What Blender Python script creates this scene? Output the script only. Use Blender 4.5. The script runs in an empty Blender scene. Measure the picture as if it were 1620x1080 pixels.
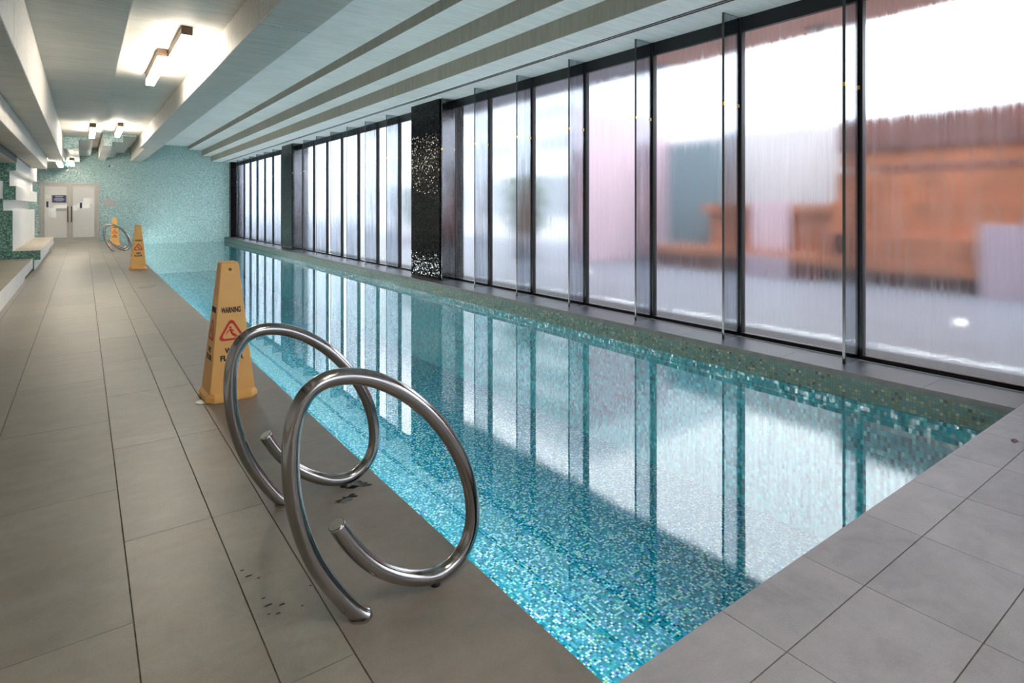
import bpy, bmesh, math, random
from mathutils import Vector, Matrix
random.seed(7)
S = bpy.context.scene
C = S.collection
D = bpy.data

# ------------------------------------------------------------------ materials
def newmat(name):
    m = D.materials.new(name); m.use_nodes = True
    nt = m.node_tree; nt.nodes.clear()
    out = nt.nodes.new('ShaderNodeOutputMaterial')
    return m, nt, out

def N(nt, t, **kw):
    n = nt.nodes.new(t)
    for k, v in kw.items():
        if k.startswith('i_'):
            n.inputs[k[2:].replace('_', ' ')].default_value = v
        else:
            setattr(n, k, v)
    return n

def math_(nt, op, a, b=None, clamp=False):
    n = nt.nodes.new('ShaderNodeMath'); n.operation = op; n.use_clamp = clamp
    for i, v in enumerate((a, b)):
        if v is None: continue
        if isinstance(v, (int, float)): n.inputs[i].default_value = v
        else: nt.links.new(v, n.inputs[i])
    return n.outputs[0]

def vmath(nt, op, a, b=None):
    n = nt.nodes.new('ShaderNodeVectorMath'); n.operation = op
    for i, v in enumerate((a, b)):
        if v is None: continue
        if isinstance(v, (tuple, list)): n.inputs[i].default_value = v
        else: nt.links.new(v, n.inputs[i])
    return n.outputs[0]

def ramp(nt, fac, stops, interp='LINEAR'):
    n = nt.nodes.new('ShaderNodeValToRGB'); n.color_ramp.interpolation = interp
    el = n.color_ramp.elements
    while len(el) < len(stops): el.new(0.5)
    for e, (p, c) in zip(el, stops):
        e.position = p; e.color = (c[0], c[1], c[2], 1) if len(c) == 3 else c
    if fac is not None: nt.links.new(fac, n.inputs[0])
    return n.outputs[0]

def mixc(nt, fac, a, b, mode='MIX'):
    n = nt.nodes.new('ShaderNodeMix'); n.data_type = 'RGBA'; n.blend_type = mode
    for sock, v in ((n.inputs[0], fac), (n.inputs[6], a), (n.inputs[7], b)):
        if isinstance(v, (int, float)): sock.default_value = v
        elif isinstance(v, (tuple, list)): sock.default_value = (v[0], v[1], v[2], 1)
        else: nt.links.new(v, sock)
    return n.outputs[2]

def noise(nt, vec, scale, detail=4, rough=0.55, dist=0.0):
    n = nt.nodes.new('ShaderNodeTexNoise')
    n.inputs['Scale'].default_value = scale; n.inputs['Detail'].default_value = detail
    n.inputs['Roughness'].default_value = rough; n.inputs['Distortion'].default_value = dist
    if vec is not None: nt.links.new(vec, n.inputs['Vector'])
    return n.outputs['Fac']

def position(nt):
    return nt.nodes.new('ShaderNodeNewGeometry').outputs['Position']

def scaled(nt, vec, s):
    return vmath(nt, 'MULTIPLY', vec, s)

def simple(name, col, rough=0.5, metal=0.0, var=0.06, vscale=8.0, spec=0.5, bump=0.0, bscale=60.0, coat=0.0):
    m, nt, out = newmat(name)
    b = N(nt, 'ShaderNodeBsdfPrincipled')
    p = position(nt)
    f = noise(nt, p, vscale, 5)
    lo = tuple(max(0, c * (1 - var)) for c in col); hi = tuple(min(1, c * (1 + var)) for c in col)
    nt.links.new(ramp(nt, f, [(0.3, lo), (0.7, hi)]), b.inputs['Base Color'])
    b.inputs['Roughness'].default_value = rough; b.inputs['Metallic'].default_value = metal
    b.inputs['Specular IOR Level'].default_value = spec
    b.inputs['Coat Weight'].default_value = coat
    if bump:
        bn = N(nt, 'ShaderNodeBump'); bn.inputs['Strength'].default_value = bump; bn.inputs['Distance'].default_value = 0.01
        nt.links.new(noise(nt, p, bscale, 4), bn.inputs['Height']); nt.links.new(bn.outputs[0], b.inputs['Normal'])
    nt.links.new(b.outputs[0], out.inputs[0])
    return m

def emission(name, col, strength):
    m, nt, out = newmat(name)
    e = N(nt, 'ShaderNodeEmission'); e.inputs[0].default_value = (*col, 1); e.inputs[1].default_value = strength
    nt.links.new(e.outputs[0], out.inputs[0]); return m

def mosaic(name, size, stops, grout=(0.3, 0.36, 0.34), gw=0.07, rough=(0.12, 0.35), tilt=0.12, patch=0.0, metal=0.0, spec=0.5, aspect=(1, 1, 1), irid=0.0):
    """small square glass tiles laid on any axis aligned surface"""
    m, nt, out = newmat(name)
    g = nt.nodes.new('ShaderNodeNewGeometry')
    pos, nrm = g.outputs['Position'], g.outputs['Normal']
    p = vmath(nt, 'SUBTRACT', pos, scaled(nt, nrm, (0.003, 0.003, 0.003)))
    q = vmath(nt, 'MULTIPLY', p, (aspect[0] / size, aspect[1] / size, aspect[2] / size))
    q = vmath(nt, 'ADD', q, (0.31, 0.17, 0.23))
    cell = vmath(nt, 'FLOOR', q)
    fr = vmath(nt, 'FRACTION', q)
    wn = nt.nodes.new('ShaderNodeTexWhiteNoise'); wn.noise_dimensions = '3D'
    nt.links.new(cell, wn.inputs['Vector'])
    val = wn.outputs['Value']
    if patch:
        big = noise(nt, pos, 2.2, 3)
        val = math_(nt, 'ADD', math_(nt, 'MULTIPLY', val, 1 - patch), math_(nt, 'MULTIPLY', big, patch))
    col = ramp(nt, val, stops, 'CONSTANT')
    sf = nt.nodes.new('ShaderNodeSeparateXYZ'); nt.links.new(fr, sf.inputs[0])
    sn = nt.nodes.new('ShaderNodeSeparateXYZ'); nt.links.new(vmath(nt, 'ABSOLUTE', nrm), sn.inputs[0])
    mask = None
    for k in range(3):
        d = math_(nt, 'ABSOLUTE', math_(nt, 'SUBTRACT', sf.outputs[k], 0.5))
        e = math_(nt, 'GREATER_THAN', d, 0.5 - gw)
        e = math_(nt, 'MULTIPLY', e, math_(nt, 'LESS_THAN', sn.outputs[k], 0.5))
        mask = e if mask is None else math_(nt, 'MAXIMUM', mask, e)
    b = N(nt, 'ShaderNodeBsdfPrincipled')
    if irid:
        # pearly tiles: the hue of the glaze differs tile by tile
        w2 = nt.nodes.new('ShaderNodeTexWhiteNoise'); nt.links.new(vmath(nt, 'ADD', cell, (17.3, 5.1, 9.7)), w2.inputs['Vector'])
        fl = ramp(nt, w2.outputs['Value'], [(0, (0, 0, 0)), (1 - irid, (0, 0, 0)), (1 - irid + 0.01, (1, 1, 1))], 'CONSTANT')
        w3 = nt.nodes.new('ShaderNodeTexWhiteNoise'); nt.links.new(vmath(nt, 'ADD', cell, (3.3, 51.1, 19.7)), w3.inputs['Vector'])
        pc = ramp(nt, w3.outputs['Value'], [(0, (0.25, 0.66, 0.75)), (0.3, (0.08, 0.34, 0.72)), (0.5, (0.26, 0.30, 0.66)), (0.6, (0.40, 0.64, 0.40)), (0.75, (0.66, 0.78, 0.80))], 'CONSTANT')
        col = mixc(nt, fl, col, pc)
    nt.links.new(mixc(nt, mask, col, grout), b.inputs['Base Color'])
    w4 = wn.outputs['Color']
    dn = vmath(nt, 'MULTIPLY', vmath(nt, 'SUBTRACT', w4, (0.5, 0.5, 0.5)), (tilt, tilt, tilt))
    nn = vmath(nt, 'NORMALIZE', vmath(nt, 'ADD', nrm, dn))
    nt.links.new(nn, b.inputs['Normal'])
    r = math_(nt, 'ADD', math_(nt, 'MULTIPLY', mask, 0.5), rough[0])
    nt.links.new(r, b.inputs['Roughness'])
    b.inputs['Metallic'].default_value = metal
    b.inputs['Specular IOR Level'].default_value = spec
    nt.links.new(b.outputs[0], out.inputs[0])
    return m

def concrete(name, base, streak=(1, 12, 12), contrast=0.16, rough=0.6, stain=0.1):
    m, nt, out = newmat(name)
    p = position(nt)
    a = noise(nt, scaled(nt, p, streak), 1.3, 6, 0.6, 0.6)
    c = noise(nt, p, 0.9, 4, 0.5, 0.3)
    f = math_(nt, 'ADD', math_(nt, 'MULTIPLY', a, 0.65), math_(nt, 'MULTIPLY', c, 0.35))
    lo = tuple(v * (1 - contrast) for v in base); hi = tuple(min(1, v * (1 + contrast)) for v in base)
    col = ramp(nt, f, [(0.32, lo), (0.66, hi)])
    fine = noise(nt, p, 90, 3)
    col = mixc(nt, math_(nt, 'MULTIPLY', ramp(nt, fine, [(0.62, (0, 0, 0)), (0.7, (1, 1, 1))]), stain), col, tuple(v * 0.5 for v in base))
    b = N(nt, 'ShaderNodeBsdfPrincipled'); b.inputs['Roughness'].default_value = rough
    b.inputs['Specular IOR Level'].default_value = 0.4
    nt.links.new(col, b.inputs['Base Color'])
    bn = N(nt, 'ShaderNodeBump'); bn.inputs['Strength'].default_value = 0.12; bn.inputs['Distance'].default_value = 0.01
    nt.links.new(a, bn.inputs['Height']); nt.links.new(bn.outputs[0], b.inputs['Normal'])
    nt.links.new(b.outputs[0], out.inputs[0])
    return m

def stone(name, base, rough=0.32, tilevar=0.09, brown=(0.25, 0.19, 0.145), brownamt=0.4, pits=True):
    m, nt, out = newmat(name)
    g = nt.nodes.new('ShaderNodeNewGeometry'); p = g.outputs['Position']; isl = g.outputs['Random Per Island']
    a = math_(nt, 'ADD', math_(nt, 'MULTIPLY', noise(nt, p, 2.3, 7, 0.66, 0.8), 0.6), math_(nt, 'MULTIPLY', noise(nt, vmath(nt, 'ADD', p, (7, 3, 0)), 9, 6, 0.7, 0.5), 0.4))
    fine = noise(nt, p, 160, 3, 0.7)
    streaks = noise(nt, scaled(nt, p, (2.0, 9.0, 1)), 1.4, 5, 0.6, 0.4)
    col = ramp(nt, a, [(0.3, tuple(v * 0.74 for v in base)), (0.5, base), (0.72, tuple(v * 1.24 for v in base))])
    col = mixc(nt, math_(nt, 'MULTIPLY', ramp(nt, streaks, [(0.45, (0, 0, 0)), (0.75, (1, 1, 1))]), brownamt), col, brown)
    fac = math_(nt, 'ADD', math_(nt, 'MULTIPLY', math_(nt, 'SUBTRACT', isl, 0.5), tilevar * 2), 1.0)
    fac = math_(nt, 'MULTIPLY', fac, math_(nt, 'ADD', math_(nt, 'MULTIPLY', fine, 0.36), 0.82))
    cc = nt.nodes.new('ShaderNodeCombineXYZ')
    for k in range(3): nt.links.new(fac, cc.inputs[k])
    col = mixc(nt, 1.0, col, cc.outputs[0], 'MULTIPLY')
    if pits:
        n1 = noise(nt, p, 140, 2, 0.5)
        n2 = noise(nt, p, 3.1, 2, 0.5)
        pm = math_(nt, 'MULTIPLY', ramp(nt, n1, [(0.70, (0, 0, 0)), (0.73, (1, 1, 1))]), ramp(nt, n2, [(0.52, (0, 0, 0)), (0.6, (1, 1, 1))]))
        col = mixc(nt, math_(nt, 'MULTIPLY', pm, 0.2), col, (0.05, 0.045, 0.04))
    b = N(nt, 'ShaderNodeBsdfPrincipled')
    nt.links.new(col, b.inputs['Base Color'])
    rr = ramp(nt, a, [(0.3, (rough,) * 3), (0.7, (rough + 0.12,) * 3)])
    nt.links.new(rr, b.inputs['Roughness'])
    b.inputs['Specular IOR Level'].default_value = 0.5
    bn = N(nt, 'ShaderNodeBump'); bn.inputs['Strength'].default_value = 0.10; bn.inputs['Distance'].default_value = 0.006
    nt.links.new(noise(nt, p, 9, 6, 0.7), bn.inputs['Height']); nt.links.new(bn.outputs[0], b.inputs['Normal'])
    nt.links.new(b.outputs[0], out.inputs[0])
    return m

M = {}
M['concrete'] = concrete('board_marked_concrete', (0.64, 0.615, 0.57), (1.5, 14, 14))
M['concrete_side'] = concrete('rough_concrete_side', (0.25, 0.228, 0.185), (14, 14, 1.6), 0.2)  # same concrete, darkened to paint shade on faces turned from the windows
M['concrete_light'] = concrete('pale_board_marked_concrete', (0.86, 0.855, 0.84), (1.5, 14, 14), 0.12)  # same concrete, whitened to paint window and pool light on undersides
M['plaster'] = concrete('smooth_white_concrete', (0.80, 0.79, 0.77), (3, 3, 3), 0.05, 0.5, 0.03)
M['tile'] = stone('grey_floor_stone', (0.295, 0.27, 0.225), 0.32, pits=False)
M['tile_dark'] = stone('pool_side_stone', (0.275, 0.24, 0.205), 0.34, 0.06, pits=False)
M['tile_grey'] = stone('near_deck_stone', (0.38, 0.36, 0.375), 0.5, 0.07, brownamt=0.15)
M['coping'] = stone('dark_coping_stone', (0.075, 0.082, 0.102), 0.36, 0.10, brown=(0.12, 0.11, 0.11), brownamt=0.2, pits=False)
M['coping_edge'] = simple('dark_wet_coping_edge', (0.035, 0.032, 0.024), 0.45, var=0.4, vscale=14)  # darker tone for the coping's vertical faces
M['tan'] = stone('tan_bench_tile', (0.46, 0.40, 0.31), 0.4, 0.03)
M['grout_light'] = simple('pale_sandy_grout', (0.50, 0.43, 0.32), 0.9, var=0.2, vscale=30)
M['grout'] = simple('sandy_grout', (0.16, 0.14, 0.11), 0.9, var=0.4, vscale=30)
GREEN = [(0, (0.03, 0.13, 0.10)), (0.16, (0.07, 0.24, 0.18)), (0.4, (0.11, 0.33, 0.26)), (0.68, (0.20, 0.45, 0.36)), (0.88, (0.33, 0.58, 0.48))]
M['mosaic'] = mosaic('green_glass_mosaic', 0.024, GREEN, (0.34, 0.44, 0.41), 0.05, (0.10, 0.3), 0.16)
GREEN_LIT = [(0, (0.16, 0.33, 0.32)), (0.12, (0.30, 0.50, 0.49)), (0.35, (0.40, 0.60, 0.59)), (0.65, (0.50, 0.68, 0.68)), (0.88, (0.70, 0.82, 0.82))]
M['mosaic_wall'] = mosaic('aqua_glass_mosaic', 0.021, GREEN_LIT, (0.42, 0.55, 0.53), 0.05, (0.10, 0.3), 0.22)  # same green mosaic, strong light on it painted in as paler tiles
POOL = [(0, (0.0, 0.07, 0.11)), (0.15, (0.0, 0.17, 0.24)), (0.45, (0.0, 0.25, 0.33)), (0.75, (0.005, 0.33, 0.40)), (0.9, (0.06, 0.45, 0.50))]
M['mosaic_pool'] = mosaic('turquoise_pool_mosaic', 0.0175, POOL, (0.0, 0.16, 0.22), 0.08, (0.2, 0.3), 0.22, irid=0.42)
M['mosaic_wallpool'] = mosaic('teal_pool_wall_mosaic', 0.0225, [(0, (0.0, 0.07, 0.09)), (0.2, (0.0, 0.13, 0.16)), (0.6, (0.003, 0.18, 0.21)), (0.9, (0.03, 0.25, 0.27))], (0.01, 0.07, 0.08), 0.05, (0.2, 0.3), 0.15, aspect=(1, 1, 0.62))
BAND = [(0, (0.012, 0.010, 0.006)), (0.06, (0.022, 0.07, 0.055)), (0.3, (0.04, 0.075, 0.045)), (0.5, (0.02, 0.09, 0.08)), (0.7, (0.07, 0.105, 0.06)), (0.9, (0.13, 0.155, 0.10))]
M['mosaic_band'] = mosaic('olive_waterline_mosaic', 0.0225, BAND, (0.04, 0.042, 0.032), 0.05, (0.35, 0.3), 0.06, spec=0.3)
BLK = [(0, (0.002, 0.002, 0.002)), (0.4, (0.004, 0.004, 0.004)), (0.8, (0.009, 0.009, 0.009))]
M['mosaic_black'] = mosaic('black_glass_mosaic', 0.020, BLK, (0.006, 0.006, 0.006), 0.05, (0.06, 0.2), 0.12, spec=0.09)
M['black'] = simple('black_anodised_metal', (0.008, 0.008, 0.009), 0.35, 0.0, spec=0.4)
M['steel'] = simple('brushed_steel', (0.36, 0.345, 0.325), 0.16, 1.0, 0.05, 30)
M['chrome_ring'] = simple('dull_steel', (0.5, 0.5, 0.48), 0.35, 0.9)
M['orange'] = simple('orange_plastic', (1.0, 0.52, 0.15), 0.42, var=0.04, spec=0.4)
M['ink'] = simple('black_ink', (0.012, 0.012, 0.012), 0.6)
M['red'] = simple('red_print', (0.72, 0.03, 0.02), 0.5)
M['alu'] = simple('satin_aluminium', (0.50, 0.48, 0.45), 0.4, 0.5)
M['film'] = simple('white_door_film', (0.78, 0.76, 0.73), 0.2, var=0.02, coat=0.3)
M['white'] = simple('white_paint', (0.82, 0.82, 0.80), 0.5, var=0.03)
M['navy'] = simple('navy_panel', (0.03, 0.04, 0.13), 0.4)
M['signtext'] = simple('pale_print', (0.55, 0.56, 0.62), 0.5)
M['greysign'] = simple('pale_grey_letter', (0.52, 0.5, 0.5), 0.5)
M['bronze'] = simple('bronze_lamp_housing', (0.13, 0.085, 0.055), 0.5, 0.3)
M['lamp'] = emission('warm_lamp_diffuser', (1.0, 0.90, 0.76), 23.0)
M['ledstrip'] = emission('underwater_led', (1.0, 0.97, 0.93), 105.0)  # glow of the added, unseen strip under the pool ledge
M['exitgreen'] = emission('green_exit_panel', (0.05, 0.75, 0.42), 1.3)
M['exitwhite'] = emission('white_exit_mark', (1, 1, 1), 2.0)
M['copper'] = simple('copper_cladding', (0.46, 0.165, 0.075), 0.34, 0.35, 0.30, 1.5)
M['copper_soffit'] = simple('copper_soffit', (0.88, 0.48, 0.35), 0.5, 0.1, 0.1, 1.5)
M['brass'] = simple('brass_fitting', (0.85, 0.50, 0.08), 0.3, 0.7)
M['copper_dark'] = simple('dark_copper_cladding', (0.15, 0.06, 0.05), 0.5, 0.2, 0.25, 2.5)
M['pink'] = simple('pale_pink_render', (0.62, 0.46, 0.52), 0.8, var=0.05)
M['lilac'] = simple('lilac_block', (0.42, 0.33, 0.39), 0.7, var=0.05)
M['teal_panel'] = simple('slate_teal_panel', (0.13, 0.20, 0.23), 0.6)
M['outside_wall'] = simple('pale_grey_render', (0.56, 0.54, 0.56), 0.8, var=0.06)
M['outside_white'] = simple('white_render', (0.82, 0.84, 0.86), 0.8, var=0.04)
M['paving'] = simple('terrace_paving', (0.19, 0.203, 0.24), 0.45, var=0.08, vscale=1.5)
M['gravel'] = simple('grey_gravel', (0.09, 0.09, 0.088), 0.9, var=0.7, vscale=180)
M['dark_glass'] = simple('grey_facade_glass', (0.30, 0.34, 0.37), 0.15, spec=0.8)
M['leafgreen'] = simple('grey_green_leaves', (0.10, 0.16, 0.11), 0.7, var=0.4, vscale=20)
M['trunk'] = simple('brown_stem', (0.14, 0.10, 0.07), 0.8)
M['leafbrown'] = simple('dry_leaf', (0.16, 0.08, 0.07), 0.7)
M['floorlight'] = emission('floor_light_lens', (1, 0.97, 0.9), 3.0)
M['cam_black'] = simple('camera_dome', (0.01, 0.01, 0.01), 0.1)

def puddle_mat():
    m, nt, out = newmat('wet_patch')
    b = N(nt, 'ShaderNodeBsdfPrincipled'); b.inputs['Base Color'].default_value = (0.03, 0.026, 0.022, 1)
    b.inputs['Roughness'].default_value = 0.06
    nt.links.new(noise(nt, position(nt), 4, 2), b.inputs['Coat Weight'])
    nt.links.new(b.outputs[0], out.inputs[0]); return m
M['puddle'] = puddle_mat()

def water_mat():
    m, nt, out = newmat('pool_water')
    p = position(nt)
    bn = N(nt, 'ShaderNodeBump'); bn.inputs['Strength'].default_value = 0.012; bn.inputs['Distance'].default_value = 0.02
    nt.links.new(noise(nt, p, 3.5, 2), bn.inputs['Height'])
    fr = N(nt, 'ShaderNodeFresnel'); fr.inputs['IOR'].default_value = WATER_IOR
    nt.links.new(bn.outputs[0], fr.inputs['Normal'])
    t = N(nt, 'ShaderNodeBsdfTransparent'); t.inputs[0].default_value = (0.79, 0.955, 1.0, 1)
    g = N(nt, 'ShaderNodeBsdfGlossy'); g.inputs['Roughness'].default_value = 0.0
    nt.links.new(bn.outputs[0], g.inputs['Normal'])
    mx = N(nt, 'ShaderNodeMixShader')
    nt.links.new(fr.outputs[0], mx.inputs[0]); nt.links.new(t.outputs[0], mx.inputs[1]); nt.links.new(g.outputs[0], mx.inputs[2])
    nt.links.new(mx.outputs[0], out.inputs[0]); return m
WATER_IOR = 2.15
M['water'] = water_mat()

def pane_mat(name, milk=0.12):
    """condensation covered inner face of a pane: clear runs between blurred, misted areas"""
    m, nt, out = newmat(name)
    p = position(nt)
    s1 = noise(nt, scaled(nt, p, (30, 30, 1.3)), 1.0, 5, 0.65)
    s2 = noise(nt, scaled(nt, p, (110, 110, 4.0)), 1.0, 3, 0.6)
    f = math_(nt, 'ADD', math_(nt, 'MULTIPLY', s1, 0.75), math_(nt, 'MULTIPLY', s2, 0.25))
    r = N(nt, 'ShaderNodeBsdfRefraction'); r.inputs['IOR'].default_value = 1.45; r.inputs['Color'].default_value = (0.97, 0.98, 0.99, 1)
    nt.links.new(ramp(nt, f, [(0.3, (0.10,) * 3), (0.5, (0.17,) * 3), (0.7, (0.25,) * 3)]), r.inputs['Roughness'])
    tl = N(nt, 'ShaderNodeBsdfTranslucent'); tl.inputs[0].default_value = (0.88, 0.9, 0.93, 1)
    g = N(nt, 'ShaderNodeBsdfGlossy'); g.inputs['Roughness'].default_value = 0.05
    m2 = N(nt, 'ShaderNodeMixShader')
    nt.links.new(ramp(nt, f, [(0.35, (milk * 0.4,) * 3), (0.65, (milk * 1.7,) * 3)]), m2.inputs[0])
    nt.links.new(r.outputs[0], m2.inputs[1]); nt.links.new(tl.outputs[0], m2.inputs[2])
    m3 = N(nt, 'ShaderNodeMixShader'); m3.inputs[0].default_value = 0.006
    nt.links.new(m2.outputs[0], m3.inputs[1]); nt.links.new(g.outputs[0], m3.inputs[2])
    nt.links.new(m3.outputs[0], out.inputs[0]); return m
M['pane'] = pane_mat('misted_window_glass')
def outer_pane():
    m, nt, out = newmat('window_glass_outer_face')
    r = N(nt, 'ShaderNodeBsdfRefraction'); r.inputs['IOR'].default_value = 1.45; r.inputs['Roughness'].default_value = 0.0
    nt.links.new(ramp(nt, noise(nt, position(nt), 2, 2), [(0.3, (0.96, 0.975, 0.98)), (0.7, (0.98, 0.985, 0.99))]), r.inputs[0])
    nt.links.new(r.outputs[0], out.inputs[0]); return m
M['pane_outer'] = outer_pane()

def schlick(nt, f0):
    g = nt.nodes.new('ShaderNodeNewGeometry')
    d = nt.nodes.new('ShaderNodeVectorMath'); d.operation = 'DOT_PRODUCT'
    nt.links.new(g.outputs['Normal'], d.inputs[0]); nt.links.new(g.outputs['Incoming'], d.inputs[1])
    c = math_(nt, 'SUBTRACT', 1.0, math_(nt, 'ABSOLUTE', d.outputs['Value']))
    return math_(nt, 'ADD', math_(nt, 'MULTIPLY', math_(nt, 'POWER', c, 5.0), 1 - f0), f0, True)

def fin_mat():
    m, nt, out = newmat('tinted_fin_glass')
    p = position(nt)
    s1 = noise(nt, scaled(nt, p, (22, 22, 1.2)), 1.0, 5, 0.65)
    t = N(nt, 'ShaderNodeBsdfTransparent')
    nt.links.new(ramp(nt, s1, [(0.3, (0.60, 0.64, 0.67)), (0.7, (0.78, 0.81, 0.84))]), t.inputs[0])
    g = N(nt, 'ShaderNodeBsdfGlossy'); g.inputs['Color'].default_value = (0.95, 0.95, 0.97, 1)
    nt.links.new(ramp(nt, s1, [(0.3, (0.05,) * 3), (0.7, (0.16,) * 3)]), g.inputs['Roughness'])
    mx = N(nt, 'ShaderNodeMixShader')
    nt.links.new(schlick(nt, 0.10), mx.inputs[0])
    nt.links.new(t.outputs[0], mx.inputs[1]); nt.links.new(g.outputs[0], mx.inputs[2])
    nt.links.new(mx.outputs[0], out.inputs[0]); return m
M['fin'] = fin_mat()
M['fin_edge'] = simple('polished_glass_edge', (0.035, 0.035, 0.033), 0.25)

def clear_glass():
    m, nt, out = newmat('clear_door_glass')
    t = N(nt, 'ShaderNodeBsdfTransparent'); g = N(nt, 'ShaderNodeBsdfGlossy'); g.inputs['Roughness'].default_value = 0.03
    nt.links.new(ramp(nt, noise(nt, position(nt), 3, 2), [(0.3, (0.88, 0.9, 0.95)), (0.7, (0.93, 0.95, 0.98))]), t.inputs[0])
    mx = N(nt, 'ShaderNodeMixShader'); nt.links.new(schlick(nt, 0.04), mx.inputs[0])
    nt.links.new(t.outputs[0], mx.inputs[1]); nt.links.new(g.outputs[0], mx.inputs[2]); nt.links.new(mx.outputs[0], out.inputs[0]); return m
M['clear'] = clear_glass()

# ------------------------------------------------------------------ geometry helpers
class MB:
    def __init__(s): s.bm = bmesh.new(); s.mats = []
    def mi(s, m):
        if m not in s.mats: s.mats.append(m)
        return s.mats.index(m)
    def face(s, pts, m):
        vs = [s.bm.verts.new(p) for p in pts]
        f = s.bm.faces.new(vs); f.material_index = s.mi(m); return f
    def box(s, x0, x1, y0, y1, z0, z1, m, top=None, bot=None, side=None, end=None):
        """end: material of the faces that look along Y"""
        v = [s.bm.verts.new((x, y, z)) for z in (z0, z1) for y in (y0, y1) for x in (x0, x1)]
        F = [((0, 2, 3, 1), bot), ((4, 5, 7, 6), top), ((0, 1, 5, 4), end), ((2, 6, 7, 3), end), ((0, 4, 6, 2), side), ((1, 3, 7, 5), side)]
        for idx, mm in F:
            f = s.bm.faces.new([v[i] for i in idx]); f.material_index = s.mi(mm or m)
    def prism(s, prof, y0, y1, m, end=None, axis='Y'):
        """profile of (x, z) points extruded along y"""
        mk = (lambda a, b, t: (a, t, b)) if axis == 'Y' else (lambda a, b, t: (t, a, b))
        A = [s.bm.verts.new(mk(a, b, y0)) for a, b in prof]; B = [s.bm.verts.new(mk(a, b, y1)) for a, b in prof]
        n = len(prof)
        for i in range(n):
            f = s.bm.faces.new((A[i], A[(i + 1) % n], B[(i + 1) % n], B[i])); f.material_index = s.mi(m)
        for loop in (A, B[::-1]):
            f = s.bm.faces.new(loop); f.material_index = s.mi(end or m)
    def cyl(s, c, r, h, m, seg=32, axis='Z', r2=None):
        r2 = r if r2 is None else r2
        def pt(a, rr, t):
            u, v = rr * math.cos(a), rr * math.sin(a)
            return {'Z': (c[0] + u, c[1] + v, c[2] + t), 'Y': (c[0] + u, c[1] + t, c[2] + v), 'X': (c[0] + t, c[1] + u, c[2] + v)}[axis]
        A = [s.bm.verts.new(pt(2 * math.pi * i / seg, r, 0)) for i in range(seg)]
        B = [s.bm.verts.new(pt(2 * math.pi * i / seg, r2, h)) for i in range(seg)]
        for i in range(seg):
            f = s.bm.faces.new((A[i], A[(i + 1) % seg], B[(i + 1) % seg], B[i])); f.material_index = s.mi(m); f.smooth = True
        for l in (A, B[::-1]):
            f = s.bm.faces.new(l); f.material_index = s.mi(m)
    def ring(s, c, r0, r1, z0, z1, m, seg=40):
        for (ra, za, rb, zb) in ((r0, z0, r0, z1), (r0, z1, r1, z1), (r1, z1, r1, z0), (r1, z0, r0, z0)):
            for i in range(seg):
                a, b = 2 * math.pi * i / seg, 2 * math.pi * (i + 1) / seg
                s.face([(c[0] + ra * math.cos(a), c[1] + ra * math.sin(a), c[2] + za), (c[0] + ra * math.cos(b), c[1] + ra * math.sin(b), c[2] + za),
                        (c[0] + rb * math.cos(b), c[1] + rb * math.sin(b), c[2] + zb), (c[0] + rb * math.cos(a), c[1] + rb * math.sin(a), c[2] + zb)], m)
    def tube(s, pts, r, m, seg=20, caps=True, capm=None):
        rings = []
        pts = [Vector(p) for p in pts]
        up = Vector((0, 1, 0))
        for i, p in enumerate(pts):
            t = (pts[min(i + 1, len(pts) - 1)] - pts[max(i - 1, 0)]).normalized()
            n = up - t * up.dot(t)
            n.normalize(); b = t.cross(n)
            rings.append([s.bm.verts.new(p + (n * math.cos(2 * math.pi * k / seg) + b * math.sin(2 * math.pi * k / seg)) * r) for k in range(seg)])
        for a, b in zip(rings, rings[1:]):
            for k in range(seg):
                f = s.bm.faces.new((a[k], a[(k + 1) % seg], b[(k + 1) % seg], b[k])); f.smooth = True; f.material_index = s.mi(m)
        if caps:
            for l in (rings[0][::-1], rings[-1]):
                f = s.bm.faces.new(l); f.material_index = s.mi(capm or m)
    def build(s, name, parent=None, bevel=0.0, seg=2, loc=None, recalc=True):
        if recalc: bmesh.ops.recalc_face_normals(s.bm, faces=s.bm.faces)
        me = D.meshes.new(name); 
        if loc is not None: bmesh.ops.translate(s.bm, verts=s.bm.verts, vec=[-v for v in loc])
        s.bm.to_mesh(me); s.bm.free()
        for m in s.mats: me.materials.append(M[m])
        o = D.objects.new(name, me); C.objects.link(o)
        if loc is not None: o.location = loc
        if parent is not None: o.parent = parent
        if bevel:
            b = o.modifiers.new('edge', 'BEVEL'); b.width = bevel; b.segments = seg; b.limit_method = 'ANGLE'; b.angle_limit = math.radians(40)
        return o

def tag(o, label, cat, group=None, kind=None):
    o['label'] = label
    if cat: o['category'] = cat
    if group: o['group'] = group
    if kind: o['kind'] = kind
    return o
def struct(o):
    o['kind'] = 'structure'; return o
def empty(name, loc=(0, 0, 0)):
    o = D.objects.new(name, None); o.location = loc; o.empty_display_size = 0.1; C.objects.link(o); return o
def copy_tree(o, parent=None):
    c = o.copy(); C.objects.link(c); c.parent = parent
    for ch in [k for k in D.objects if k.parent == o]: copy_tree(ch, c)
    return c

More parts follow.
